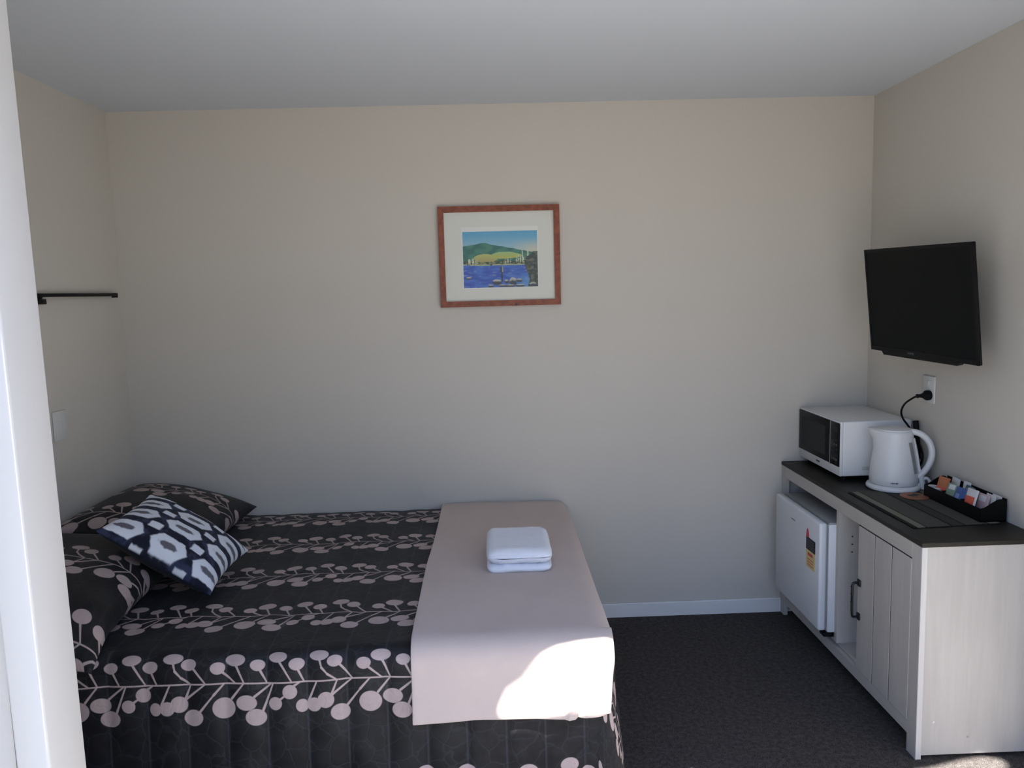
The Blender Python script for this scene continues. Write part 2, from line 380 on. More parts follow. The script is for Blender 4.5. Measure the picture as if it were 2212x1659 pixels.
RR = .055
def puff(u):                                           # channel quilting
    return -.007*(1-abs(sin(pi*u/.112))**.55)
def wr(x, y, z, s=1.): return noise.noise(V(x*s, y*s, z*s))
def quilt_bm():
    bm = bmesh.new(); uvl = getuv(bm)
    xi, yi = BL-RR, BW-RR
    def top_z(x, v):
        z = BT+puff(x)*.5+.006*wr(x*2.2, v*2.2, 3)+.004*wr(x*7, v*3, 9)
        z += -.010*exp(-((v-.0)/.05)**2) 
        return z
    nx, nv = 170, 90
    def vget(x, v): return V(x, Y0-v, top_z(x, v))
    T = [[bm.verts.new(vget(.02+(xi-.02)*i/nx, yi*j/nv)) for j in range(nv+1)] for i in range(nx+1)]
    for i in range(nx):
        for j in range(nv):
            f = bm.faces.new((T[i][j], T[i][j+1], T[i+1][j+1], T[i+1][j]))
            for l in f.loops: l[uvl].uv = (l.vert.co.x, Y0-l.vert.co.y)
    # skirt: perimeter list of (point on top edge, outward dir, uv base, uv dir)
    per = []
    for i in range(nx+1): per.append((T[i][nv], 0., .02+(xi-.02)*i/nx, yi, 0))
    for k in range(1, 8): per.append((T[nx][nv], (pi/2)*k/8, xi, yi, 1))
    for j in range(nv, -1, -1): per.append((T[nx][j], pi/2, xi, yi*j/nv, 2))
    prof = [(RR*sin(a), RR*(1-cos(a)), RR*a) for a in [pi/2*k/7 for k in range(1, 8)]]
    D = .50; nd = 44
    cols = []
    for idx, (tv, ang, ux, vv, kind) in enumerate(per):
        dx, dy = sin(ang), -cos(ang); col = []; s = ux if kind == 0 else (-vv)
        for (o, d, arc) in prof: col.append((o, d, arc))
        for k in range(1, nd+1):
            dd = D*k/nd; fl = .075*dd*(1.0 if kind == 0 else 1.0)
            col.append((RR+fl, RR+dd, RR*pi/2+dd))
        out = []
        for (o, d, arc) in col:
            q = tv.co.copy(); amt = sstep(0, .25, d)
            rip = 1.7*puff(ux if kind == 0 else vv+.04)*min(1., d/.05+.5)
            if kind == 0: rip += amt*(.008*wr(s*5, d*3, 1)+.006*sin(s*9+1.5*wr(s, d*2, 5)))
            elif kind == 2: rip += amt*(.014*wr(s*6, d*5, 2)+.012*wr(s*2.5, d*11, 8))
            else: rip += amt*(.010*wr(s*4, d*7, 4))+.004
            p = V(q.x+dx*(o+rip), q.y+dy*(o+rip), q.z-d)
            if kind == 0: uvq = (ux, vv+arc+.024*min(arc/.07, 1.))
            elif kind == 2: uvq = (ux+arc, vv)
            else: uvq = (ux+arc*sin(ang), vv+arc*cos(ang))
            out.append((p, uvq))
        cols.append(out)
    VV = [[bm.verts.new(p) for p, _ in c] for c in cols]
    n = len(per)
    for i in range(n-1):
        a0, a1 = per[i], per[i+1]; c0, c1 = cols[i], cols[i+1]
        u0, u1 = (a0[2], a0[3]), (a1[2], a1[3])
        if a0[0] is a1[0]:
            f = bm.faces.new((a0[0], VV[i][0], VV[i+1][0])); us = (u0, c0[0][1], c1[0][1])
        else:
            f = bm.faces.new((a0[0], VV[i][0], VV[i+1][0], a1[0])); us = (u0, c0[0][1], c1[0][1], u1)
        for l, q in zip(f.loops, us): l[uvl].uv = q
        for k in range(len(c0)-1):
            f = bm.faces.new((VV[i][k], VV[i][k+1], VV[i+1][k+1], VV[i+1][k]))
            for l, q in zip(f.loops, (c0[k][1], c0[k+1][1], c1[k+1][1], c1[k][1])): l[uvl].uv = q
    # shift UV so that the printed branches land where the photo shows them
    STEM1 = 1.235+Y0                                   # v of a stem row
    for f in bm.faces:
        for l in f.loops:
            u, v = l[uvl].uv; l[uvl].uv = (u-1.33+(1028-870)*K, v-STEM1)
    return bm
quilt = obj('bedspread', quilt_bm(), M['quilt'], None, smooth=True)
tag(quilt, 'dark quilted bedspread printed with rows of pale leafy branches, covering the bed', 'bedspread')
obj('care_tag', newbox(.462, .475, -1.531, -1.524, .40, .445, .001), M['tag'], quilt)

def pillow_bm(hx, hy, t, T, uvf, n=46, pw=2.2, lump=.012, seed=0):
    """soft pillow: half sizes, half thickness; T maps local to world"""
    bm = bmesh.new(); uvl = getuv(bm)
    def prof(a, b):
        h = max(0., 1-abs(a)**2.6)**.55*max(0., 1-abs(b)**2.6)**.55
        return h
    def pos(i, j, sgn):
        a, b = -1+2*i/n, -1+2*j/n
        a2, b2 = sin(a*pi/2)*.35+a*.65, sin(b*pi/2)*.35+b*.65
        pinch = 1-.075*(1-abs(b2)**2)*abs(a2)**4; pinch2 = 1-.075*(1-abs(a2)**2)*abs(b2)**4
        z = t*prof(a2, b2)*sgn+lump*wr(a2*1.6+seed, b2*1.6, sgn)*prof(a2, b2)
        return V(a2*hx*pinch, b2*hy*pinch2, z), a2, b2
    for sgn in (1, -1):
        G = [[None]*(n+1) for _ in range(n+1)]
        for i in range(n+1):
            for j in range(n+1):
                p, a2, b2 = pos(i, j, sgn); G[i][j] = (bm.verts.new(T @ p), a2*hx, b2*hy)
        for i in range(n):
            for j in range(n):
                q = (G[i][j], G[i+1][j], G[i+1][j+1], G[i][j+1])
                if sgn < 0: q = q[::-1]
                f = bm.faces.new([w[0] for w in q])
                for l, w in zip(f.loops, q): l[uvl].uv = uvf(w[1], w[2])
    bmesh.ops.remove_doubles(bm, verts=bm.verts[:], dist=.0004)
    for v in bm.verts:
        if v.co.x < .028: v.co.x = .028
        if v.co.y > -.022: v.co.y = -.022
        if v.co.y < -1.36: v.co.z -= .5*(-1.36-v.co.y)**1.3
        if v.co.y > -1.47 and v.co.z < BT+.008: v.co.z = BT+.008
    return bm
def rotm(c, ax, ay, az=None):
    ax = Vector(ax).normalized(); ay = Vector(ay); ay = (ay-ax*ay.dot(ax)).normalized(); az_ = ax.cross(ay)
    return Matrix(((ax.x, ay.x, az_.x, c[0]), (ax.y, ay.y, az_.y, c[1]), (ax.z, ay.z, az_.z, c[2]), (0, 0, 0, 1)))
# near pillow: sags over the front edge of the bed
T1 = rotm((.272, -1.17, .668), (1, .04, -.17), (0, 1, .03))
p1 = obj('pillow', pillow_bm(.262, .390, .100, T1, lambda a, b: (a+.30, -b+.02), seed=1), M['pillow'], None, smooth=True)
tag(p1, 'dark leaf-print pillow nearest the camera, under the patterned cushion', 'pillow', 'pillows at the head of the bed')
T2 = rotm((.29, -.412, .674), (1, -.02, -.20), (0, 1, -.02))
p2 = obj('pillow', pillow_bm(.275, .375, .098, T2, lambda a, b: (a+.16, -b+.1), seed=5), M['pillow'], None, smooth=True)
tag(p2, 'dark leaf-print pillow in the far corner against the back wall', 'pillow', 'pillows at the head of the bed')

# cushion (ikat honeycomb print, painted per vertex)
def cushion_paint(a, b):
    """a: along the bed's width, b: down the slope, both in metres from the cushion's corner"""
    w = .0022
    a, b = a+w*noise.noise(V(a*55, b*55, 1)), b+w*noise.noise(V(a*55, b*55, 7))
    PX, PY = .108, .158
    i = round((a-.055)/PX); j = round((b-.055)/PY)
    da, db = abs(a-.055-i*PX), abs(b-.055-j*PY)
    navy = (.012, .014, .026); blue = (.035, .042, .085); white = (.72, .75, .80); grey = (.13, .125, .15)
    n1 = noise.noise(V(a*25, b*25, 3)); n2 = noise.noise(V(a*90, b*90, 5))
    c = [lerp(x, y, sstep(-.1, .45, n1+.4*n2)) for x, y in zip(navy, blue)]
    edge = max(da/.0365, db/.068+.40*da/.0365)
    f = sstep(1.05, .95, edge+.04*n2)
    c = [lerp(x, y, f) for x, y in zip(c, white)]
    f = sstep(1.1, .75, sqrt((da/.0125)**2+(db/.036)**2)+.30*n2+.2*n1)
    c = [lerp(x, y, f) for x, y in zip(c, grey)]
    i = round((a-.055-PX/2)/PX); j = round((b-.055-PY/2)/PY)
    da, db = abs(a-.055-PX/2-i*PX), abs(b-.055-PY/2-j*PY)
    f = sstep(1.1, .9, max(da/.0165, db/.021)+.08*n2)
    c = [lerp(x, y, f) for x, y in zip(c, white)]
    return c
def paint_mesh(o, fn):
    me = o.data; at = me.color_attributes.new('paint', 'FLOAT_COLOR', 'POINT')
    for i, v in enumerate(me.vertices):
        c = fn(v.co); at.data[i].color = (c[0], c[1], c[2], 1)
CS = .208
TC = rotm((.560, -.945, .735), (.0, 1, .03), (-.832, -.033, .554))
cush = obj('cushion', pillow_bm(CS, CS, .070, TC, lambda a, b: (a, b), n=150, lump=.01, seed=9), M['cushion'], None, smooth=True)
TCI = TC.inverted()
def cpaint(co):
    p = TCI @ co
    if p.z < -.004: return (.012, .014, .022)
    return cushion_paint(p.x+CS, CS-p.y)
paint_mesh(cush, cpaint)
tag(cush, 'small square cushion with white and navy honeycomb print, leaning on the near pillow', 'cushion')

# beige throw folded across the foot of the bed
TX0, TX1 = 1.415, 1.992
def throw_bm():
    bm = bmesh.new(); r = RR+.010
    yi = BW-RR
    HD = .152
    L = yi+r*pi/2+HD
    def pos(a, b):
        s = -.0+b*(L)
        x = lerp(TX0, TX1, a)
        # wavy side edges
        wl = .004*sin(s*4.0+.6)+.003*wr(s*3, 1, 1); x += (1-a)**2*wl
        h = .012
        z0 = BT+.006*wr(x*2.2, s*2.2, 3)+h
        if s < yi: p = V(x, Y0-s, z0-.006*exp(-(s/.03)**2)); nrm = V(0, 0, 1); d = 0
        else:
            t = min(s-yi, r*pi/2)/r
            p = V(x, Y0-yi-r*sin(t), z0-r*(1-cos(t))); d = max(0, s-yi-r*pi/2)
            p.z -= d; p.y -= .11*d+.012*sstep(0, .17, d)*(.5+.5*sin(x*14+.4))+.006*sstep(.0, .17, d)*wr(x*9, d*4, 2)
            p.x -= .10*d*a*a
            k = sstep(.02, .12, d)
            p.y -= k*(.012*exp(-((x-1.865-.05*d)/.010)**2)-.010*exp(-((x-1.885-.05*d)/.012)**2)); p.y += .016*sstep(1.945, 1.99, x)*sstep(.0, .05, d)
        # foot-end edge rounds down over the end of the bed
        ov = max(0., x-(BL-RR)); 
        if ov > 0: 
            k = min(1.2, ov/RR); p.z -= RR*(1-cos(min(k, 1.)*1.0))*.9 if s < yi else 0
        p.z += .004*wr(x*6, s*5, 11) if s < yi else 0
        return p
    grid(bm, 46, 130, pos)
    bmesh.ops.recalc_face_normals(bm, faces=bm.faces[:])
    return bm
bm = throw_bm(); me = bpy.data.meshes.new('blanket'); bm.to_mesh(me); bm.free()
thr = link_mesh('blanket', me, M['throw'], None, True)
md = thr.modifiers.new('thick', 'SOLIDIFY'); md.thickness = .008; md.offset = 1
md2 = thr.modifiers.new('round', 'BEVEL'); md2.width = .003; md2.segments = 2; md2.limit_method = 'ANGLE'
tag(thr, 'plain beige throw laid across the foot of the bed under the white towel', 'blanket')
# folded white towel
def towel_bm(x0, x1, y0, y1, z0, z1, rim, seed):
    """one soft fold: rounded-rectangle plan, bulging rolled edge"""
    bm = bmesh.new(); nr, ns = 26, 112; cx, cy = (x0+x1)/2, (y0+y1)/2; hx, hy = (x1-x0)/2, (y1-y0)/2; zc, hz = (z0+z1)/2, (z1-z0)/2
    def edge(a):
        c, d = cos(a), sin(a); k = (abs(c)**9+abs(d)**9)**(-1/9)
        return c*k*hx, d*k*hy
    for sg in (1, -1):
        R = []
        for i in range(nr+1):
            t = i/nr; m = 1-(1-t)**1.8 if i else 0.
            ring = []
            for k in range(ns):
                ex, ey = edge(2*pi*k/ns); L = sqrt(ex*ex+ey*ey); x, y = ex*m, ey*m
                dist = (1-m)*min(hx, hy)*1.0
                q = max(0., 1-dist/rim); h = hz*sqrt(max(0., 1-q*q))
                w = .0028*wr((cx+x)*16+seed, (cy+y)*16, sg*.3)+.0016*wr((cx+x)*45+seed, (cy+y)*45, 5)
                ring.append(bm.verts.new((cx+x+w*.5, cy+y+w*.4, zc+sg*h+w)))
            R.append(ring)
        for i in range(nr):
            for k in range(ns): bm.faces.new((R[i][k], R[i][(k+1) % ns], R[i+1][(k+1) % ns], R[i+1][k]))
    bmesh.ops.remove_doubles(bm, verts=bm.verts[:], dist=.0004)
    return bm
tz = BT+.026
tow = thing('towel', 'folded white bath towel resting on the beige throw', 'towel', (1.742, -.82, tz))
obj('folded_layer', towel_bm(1.630, 1.860, -.994, -.668, tz-.008, tz+.021, .016, 0), M['towel'], tow, smooth=True)
obj('folded_layer', towel_bm(1.629, 1.862, -.990, -.672, tz+.017, tz+.072, .030, 6), M['towel'], tow, smooth=True)

# ------------------------------------------------------------------ framed print on the back wall
FX0, FX1, FZ0, FZ1 = 1.444, 1.992, 1.503, 1.953
pic = thing('framed_picture', 'framed lake landscape print in a reddish pine frame on the back wall', 'picture', (1.718, 0, 1.728))
fw = .026
bm = bmesh.new()
out = [(FX0, FZ0), (FX1, FZ0), (FX1, FZ1), (FX0, FZ1)]; inn = [(FX0+fw, FZ0+fw), (FX1-fw, FZ0+fw), (FX1-fw, FZ1-fw), (FX0+fw, FZ1-fw)]
for i in range(4):                                     # mitred mouldings
    j = (i+1) % 4
    prism(bm, [V(out[i][0], -.022, out[i][1]), V(out[j][0], -.022, out[j][1]), V(inn[j][0], -.022, inn[j][1]), V(inn[i][0], -.022, inn[i][1])], V(0, .021, 0))
obj('frame', bm, M['pine'], pic)
obj('mount', newbox(FX0+fw-.003, FX1-fw+.003, -.010, -.004, FZ0+fw-.003, FZ1-fw+.003), M['mount'], pic)
AX0, AX1, AZ0, AZ1 = 1.552, 1.890, 1.588, 1.840
obj('paper_border', newbox(AX0-.004, AX1+.004, -.0108, -.0100, AZ0-.004, AZ1+.020), M['mount_white'], pic)
def painting(u, v):
    """u 0..1 left-right, v 0..1 top-bottom: hills, golden fields, blue lake, rocks"""
    n = lambda s, k=0: noise.noise(V(u*s, v*s, k))
    c = [lerp(a, b, sstep(0, .4, v)) for a, b in zip((.10, .36, .56), (.33, .52, .58))]
    w = sstep(.55, 1., u)*sstep(.12, .36, v)
    c = [lerp(a, b, w) for a, b in zip(c, (.55, .55, .42))]
    hill = .215+.055*abs(u-.27)*2.2*(1 if u < .27 else 1.9)+.012*n(9, 1)
    hill = .20+(.06*((.27-u)/.27) if u < .27 else .20*((u-.27)/.73))+.010*n(14, 1)
    if v > hill:
        g = sstep(-.3, .4, n(10, 2)); c = [lerp(a, b, g) for a, b in zip((.022, .13, .10), (.05, .20, .13))]
    f1 = ((u-.30)/.155)**2+((v-.475)/.075)**2+.3*n(12, 3) < 1
    f2 = ((u-.57)/.20)**2+((v-.43)/.062)**2+.3*n(12, 4) < 1
    if f1: c = [lerp(a, b, sstep(.40, .55, v)) for a, b in zip((.44, .47, .13), (.38, .33, .11))]
    if f2: c = [lerp(a, b, sstep(.37, .47, v)) for a, b in zip((.33, .50, .18), (.42, .44, .09))]
    if v > .525+.035*n(10, 6) and not (f1 and v < .54):
        g = sstep(-.2, .4, n(26, 7)); c = [lerp(a, b, g) for a, b in zip((.03, .055, .03), (.22, .24, .10))]
    for (tx, ty, th) in ((.075, .53, .08), (.09, .54, .07), (.125, .53, .09), (.14, .53, .07), (.165, .55, .07), (.185, .55, .06), (.57, .55, .07), (.60, .53, .07), (.635, .54, .08), (.72, .50, .08), (.745, .49, .08), (.77, .50, .08), (.795, .44, .14), (.81, .51, .08), (.87, .42, .09)):
        if abs(u-tx-.004*n(60, 1)) < .0085*(1-.5*abs(v-ty)/th) and abs(v-ty) < th/1.3 and n(50, 8) > -.25: c = [.56, .58, .38]
    wl = .605-.012*(u < .1)+.006*n(14, 5)
    if v > wl-.02 and v <= wl and n(20, 3) > -.3: c = [.40, .44, .22]
    if v > wl:
        g = sstep(-.35, .45, noise.noise(V(u*7, v*20, 4))); c = [lerp(a, b, g) for a, b in zip((.022, .075, .40), (.055, .15, .54))]
        k = sstep(.5, 1., u)*sstep(.68, .95, v)+.5*sstep(.7, 1, v)*sstep(.5, 0, u)*0
        c = [lerp(a, b, k*.8) for a, b in zip(c, (.13, .36, .58))]
        if noise.noise(V(u*16, v*34, 9)) > .42: c = [lerp(a, .5, .25) for a in c]
    edge = .93-.10*sstep(.38, .50, v)+.05*sstep(.60, .85, v)+.02*n(18, 9)
    if u > edge and v > .37+.02*n(16, 2): 
        g = sstep(-.2, .5, n(20, 5)); c = [lerp(a, b, g) for a, b in zip((.03, .045, .028), (.13, .13, .08))]
    for (rx, ry, a_, b_) in ((.45, .905, .065, .05), (.66, .90, .05, .075), (.745, .885, .04, .035), (.36, .975, .035, .03), (.93, .96, .055, .035), (.07, .83, .04, .025), (.58, .90, .03, .035), (.76, .975, .07, .022), (.62, .975, .07, .025), (.52, .97, .06, .02)):
        d = ((u-rx)/a_)**2+((v-ry)/b_)**2+.35*n(24, 6)
        if d < 1:
            g = sstep(.05, -.6, (v-ry)/b_+.3*n(30, 2)); c = [lerp(a, b, g) for a, b in zip((.035, .05, .06), (.46, .46, .42))]
    if abs(u-.515) < .008 and .70 < v < .90: c = [.015, .02, .03]
    if abs(u-.512) < .020 and .63 < v < .73: c = [.025, .03, .035] if u < .515 else [.30, .32, .24]
    return c
bm = bmesh.new()
grid(bm, 220, 164, lambda a, b: V(lerp(AX0, AX1, a), -.0112, lerp(AZ1, AZ0, b)))
art = obj('artwork', bm, M['painting'], pic)
L0 = pic.location
paint_mesh(art, lambda co: painting((co.x+L0.x-AX0)/(AX1-AX0), (AZ1-co.z-L0.z)/(AZ1-AZ0)))

# ------------------------------------------------------------------ wall shelf rail and switch on the left wall
sh = thing('wall_rail', 'thin black rail fixed to the left wall at eye height', 'rail', (0, -.5, 1.60))
obj('bar', newbox(.002, .028, -.93, -.082, 1.594, 1.607, .002), M['black_plastic'], sh, sharp=40)
obj('end_cap', newbox(.0005, .026, -.086, -.080, 1.588, 1.608, .001), M['black_plastic'], sh, sharp=40)
obj('bracket', newbox(.0005, .020, -.700, -.640, 1.567, 1.586, .002), M['black_plastic'], sh, sharp=40)
obj('bracket', newbox(.0005, .012, -.690, -.650, 1.580, 1.598, .002), M['black_plastic'], sh, sharp=40)
sw = thing('light_switch', 'white switch plate on the left wall above the pillows', 'light switch', (0, -.60, 1.10))
obj('plate', newbox(.0005, .008, -.645, -.556, 1.046, 1.160, .003), M['plate'], sw, sharp=40)
obj('rocker', newbox(.006, .011, -.612, -.592, 1.085, 1.12, .002), M['plate'], sw, sharp=40)

# ------------------------------------------------------------------ sideboard along the right wall
CX, CY, CB, CH = 3.023, -1.237, W-.004, .737           # front plane, near end, back, top
YB = -.006
cab = thing('sideboard', 'pale limed-wood sideboard with dark top along the right wall', 'cabinet', ((CX+CB)/2, (CY+YB)/2, 0))
zt = CH-.016
obj('top', newbox(CX-.002, CB, CY-.004, YB, zt, CH, .002, 1), M['slab'], cab, sharp=30)
bm = bmesh.new(); box(bm, CX+.019, CB-.016, CY+.004, CY+.020, .012, zt); obj('side_panel', bm, M['wood'], cab)
bm = bmesh.new(); box(bm, CX+.019, CB-.016, YB-.018, YB-.002, .012, zt); obj('side_panel', bm, M['wood'], cab)
obj('stile', newbox(CX, CX+.019, CY, CY+.057, 0, zt, .001, 1), M['wood'], cab)
obj('edge_band', newbox(CX+.0008, CX+.0185, CY-.0012, CY+.001, 0.001, zt-.001), M['wood_edge'], cab, )
obj('stile', newbox(CX, CX+.019, YB-.05, YB, 0, zt, .001, 1), M['wood'], cab)
obj('top_rail', newbox(CX, CX+.019, CY+.057, YB-.05, .668, zt, .001, 1), M['wood_h'], cab)
obj('bottom_rail', newbox(CX+.002, CX+.019, CY+.057, YB-.05, .060, .104, .001, 1), M['wood_h'], cab)
obj('bottom_board', newbox(CX+.019, CB-.012, CY+.020, YB-.018, .104, .120), M['wood_h'], cab)
dv = obj('divider', newbox(CX+.004, CB-.012, -.622, -.602, .120, zt), M['wood'], cab)
for hz in (.562, .530, .498, .356, .325, .294):
    bm = bmesh.new(); lathe(bm, [(.0034, 0), (.0034, .0006)], (0, 0, 0), 10)
    bmesh.ops.transform(bm, matrix=Matrix.Translation((CX+.060, -.6222, hz)) @ Matrix.Rotation(pi/2, 4, 'X'), verts=bm.verts)
    obj('shelf_pin_hole', bm, M['seam'], dv)
obj('back_panel', newbox(CB-.010, CB-.004, CY+.02, YB-.018, .104, zt), M['wood'], cab)
# plank door with V grooves, hinged at the near end
DY0, DY1, DZ0, DZ1 = -1.1785, -.805, .107, .664
bm = bmesh.new()
gy = [DY1, -.930, -1.052, DY0]
for i in range(3):
    a, b = gy[i+1], gy[i]
    box(bm, CX-.001, CX+.017, a+(.0024 if i < 2 else 0), b-(.0024 if i else 0), DZ0+.0, DZ1, .0012, 1)
    if i: box(bm, CX+.0004, CX+.015, b-.0023, b+.0023, DZ0+.002, DZ1-.002, mi=1)  # dark strip fills the groove in place of real shade
door = obj('door', bm, [M['wood'], M['seam']], cab, sharp=30)
bm = bmesh.new(); hp = [V(CX-.001, -.822, .447), V(CX-.022, -.822, .449), V(CX-.028, -.822, .436), V(CX-.029, -.822, .383), V(CX-.028, -.822, .330), V(CX-.022, -.822, .317), V(CX-.001, -.822, .319)]
tube(bm, spline(hp, 4), .0050, 8)
for hz in (.448, .318): box(bm, CX-.008, CX-.0005, -.834, -.810, hz-.013, hz+.013, .003)
obj('handle', bm, M['handle'], door, sharp=45)
for (x, z, m) in ((3.082, .127, 'paper_white'), (3.199, .070, 'steel')):
    bm = bmesh.new(); lathe(bm, [(.0042, 0), (.0042, .0012), (.0016, .0014)], (0, 0, 0), 16)
    bmesh.ops.transform(bm, matrix=Matrix.Translation((x, CY+.0042, z)) @ Matrix.Rotation(pi/2, 4, 'X'), verts=bm.verts)
    obj('screw_cap', bm, M[m], cab, sharp=30)
# dark strip filling the gap above the door, standing for its shade
obj('gap_shade', newbox(CX+.0008, CX+.012, DY0, DY1, .6642, .6678), M['seam'], cab)

# ------------------------------------------------------------------ bar fridge inside the sideboard
FY0, FY1 = -.600, -.108
fr = thing('bar_fridge', 'small white bar fridge standing in the open left bay of the sideboard', 'fridge', (3.18, -.354, .12))
obj('body', newbox(2.999, 3.385, FY0+.002, FY1-.004, .152, .606, .008), M['white_enamel'], fr, sharp=40)
fd = obj('door', newbox(2.960, 2.992, FY0, FY1, .163, .612, .009, 3), M['white_enamel'], fr, sharp=40)
obj('gasket', newbox(2.9915, 2.9995, FY0+.008, FY1-.008, .168, .605), M['grey_plastic'], fr)
obj('top_shade', newbox(3.000, 3.380, FY0+.006, FY1-.008, .6062, .612, .002), M['grey_plastic'], fr, sharp=40)  # grey sheet gives the fridge top its shadowed tone
obj('hinge', newbox(2.985, 3.02, FY0+.002, FY0+.045, .137, .153, .002), M['black_plastic'], fr, sharp=40)
for fx in (3.03, 3.35):
    for fy in (FY0+.05, FY1-.05):
        bm = bmesh.new(); lathe(bm, [(.014, 0), (.012, .033)], (fx, fy, .120), 14); obj('foot', bm, M['black_plastic'], fr, sharp=40)
st = obj('sticker', newbox(2.9590, 2.9601, -.560, -.471, .395, .485), M['yellow_sticker'], fd)
obj('sticker_header', newbox(2.9582, 2.9596, -.561, -.470, .470, .522), M['black_sticker'], st)
bm = bmesh.new(); tri = [(-.468, .520), (-.500, .520), (-.494, .548), (-.484, .560), (-.474, .548)]
prism(bm, [V(2.9590, y, z) for y, z in tri], V(-.0008, 0, 0)); obj('red_symbol', bm, M['red_sticker'], st)
def dashes(bm, mk, n, seed, gap=.25):
    """row of small unreadable letter-like strokes; mk(a0,a1) gives the box of a stroke along 0..1"""
    r = random.Random(seed); a = 0.; ws = [.7+.6*r.random() for _ in range(n)]; tot = sum(ws)*(1+gap)
    for w in ws:
        mk(bm, a/tot, (a+w)/tot); a += w*(1+gap)
bm = bmesh.new()
for k, z in enumerate((.510, .499, .488, .478)):
    dashes(bm, lambda b, s, e: box(b, 2.9577, 2.9583, lerp(-.478, -.552, e), lerp(-.478, -.552, s), z, z+.004), 7, k)
obj('lettering', bm, M['grey_mark'], st)
bm = bmesh.new(); dashes(bm, lambda b, s, e: box(b, 2.9584, 2.9591, lerp(-.490, -.540, e), lerp(-.490, -.540, s), .447, .459), 5, 9)
for z in (.430, .418, .406): dashes(bm, lambda b, s, e: box(b, 2.9585, 2.9591, lerp(-.485, -.545, e), lerp(-.485, -.545, s), z, z+.003), 8, 3)
obj('red_lettering', bm, M['red_sticker'], st)
bm = bmesh.new(); dashes(bm, lambda b, s, e: box(b, 2.9594, 2.9602, lerp(-.300, -.345, e), lerp(-.300, -.345, s), .546, .552), 6, 4)
obj('badge', bm, M['grey_plastic'], fd)

# ------------------------------------------------------------------ microwave
MX0, MX1, MY0, MY1, MZ0, MZ1 = 3.105, 3.405, -.445, -.014, .762, .994
mw = thing('microwave', 'white microwave oven with black glass front at the far end of the sideboard', 'microwave', ((MX0+MX1)/2, (MY0+MY1)/2, CH))
obj('body', newbox(MX0+.012, MX1, MY0, MY1, MZ0, MZ1, .006, 3), M['white_plastic'], mw, sharp=40)
SY = -.358
obj('front_frame', newbox(MX0, MX0+.0125, MY0+.0005, MY1-.0005, MZ0+.001, MZ1-.001, .003), M['white_plastic'], mw, sharp=40)
md_ = obj('door', newbox(MX0-.006, MX0+.004, SY+.0015, MY1-.004, .803, .986, .002), M['mw_glass'], mw, sharp=40)
obj('window', newbox(MX0-.0068, MX0-.0055, -.312, -.052, .828, .955), M['mw_mesh'], md_)
pn = obj('control_panel', newbox(MX0-.006, MX0+.004, MY0+.004, SY-.0015, .803, .986, .002), M['mw_glass'], mw, sharp=40)
obj('divider_strip', newbox(MX0-.0065, MX0+.002, SY-.0015, SY+.0015, .800, .987), M['grey_plastic'], mw)
obj('display', newbox(MX0-.0068, MX0-.0055, -.432, -.370, .945, .970), M['mw_mesh'], pn)
for r_ in range(5):
    for c_ in range(3):
        y = -.372-.022*c_; z = .918-.021*r_
        obj('button', newbox(MX0-.0070, MX0-.0055, y-.013, y, z-.008, z, .0004, 1), M['dim_mark'] if (r_ in (1, 4)) else M['mw_mesh'], pn)
bm = bmesh.new(); dashes(bm, lambda b, s, e: box(b, MX0-.0008, MX0+.001, lerp(-.205, -.243, e), lerp(-.205, -.243, s), .779, .787), 6, 2)
obj('logo', bm, M['grey_mark'], mw)
bm = bmesh.new()
for k in range(4): box(bm, 3.20, 3.29, MY0-.0006, MY0+.001, .787+.004*k, .7885+.004*k)
obj('side_vent', bm, M['grey_plastic'], mw)
for fx in (3.14, 3.37):
    for fy in (MY0+.04, MY1-.04):
        bm = bmesh.new(); lathe(bm, [(.012, 0), (.014, MZ0-CH+.001)], (fx, fy, CH), 14); obj('foot', bm, M['black_plastic'], mw, sharp=40)

# ------------------------------------------------------------------ kettle
KX, KY, KZ = 3.275, -.556, CH+.0025
kt = thing('electric_kettle', 'white plastic electric kettle on its base beside the microwave', 'kettle', (KX, KY, KZ))
e = V(.886, -.463, 0)                                  # handle side
def kp(a, z, s=0.): return V(KX, KY, KZ)+e*a+V(.463, .886, 0)*s+V(0, 0, z)
bm = bmesh.new(); lathe(bm, [(.098, 0), (.101, .003), (.102, .010), (.099, .016), (.090, .020)], (KX, KY, KZ), 56)
obj('power_base', bm, M['white_plastic'], kt, sharp=50)
def spout(x, y, z, a, r):
    d = cos(a-atan2(-e.y, -e.x)); k = max(0., d)**5*sstep(.175, .236, z)
    q = V(x, y, 0); q += V(-e.x, -e.y, 0)*k*.030
    return q.x, q.y, z+k*.006
bm = bmesh.new()
lathe(bm, [(.086, .0205), (.090, .024), (.0905, .045), (.088, .08), (.083, .12), (.077, .16), (.072, .195), (.069, .220), (.068, .233), (.064, .236)], (KX, KY, KZ), 64, fn=spout)
body = obj('body', bm, M['white_plastic'], kt, sharp=50)
bm = bmesh.new(); lathe(bm, [(.0635, .2355), (.062, .241), (.050, .2455), (.028, .248), (.004, .2485)], (KX, KY, KZ), 48); obj('lid', bm, M['white_plastic'], kt, sharp=50)
flat = (V(.463, .886, 0), 1.25)
bm = bmesh.new()
tube(bm, spline([kp(.045, .231), kp(.080, .229), (kp(.108, .213)), kp(.128, .185), kp(.135, .150), kp(.130, .115), kp(.116, .083), kp(.098, .060), kp(.088, .050)], 6), .0125, 16, flat=flat)
obj('handle', bm, M['white_plastic'], kt, sharp=60)
bm = bmesh.new(); tube(bm, spline([kp(.068, .205), kp(.080, .150), kp(.089, .095), kp(.096, .062)], 5), .0065, 12, flat=(flat[0], 1.9)); obj('handle_strut', bm, M['white_plastic'], kt, sharp=60)
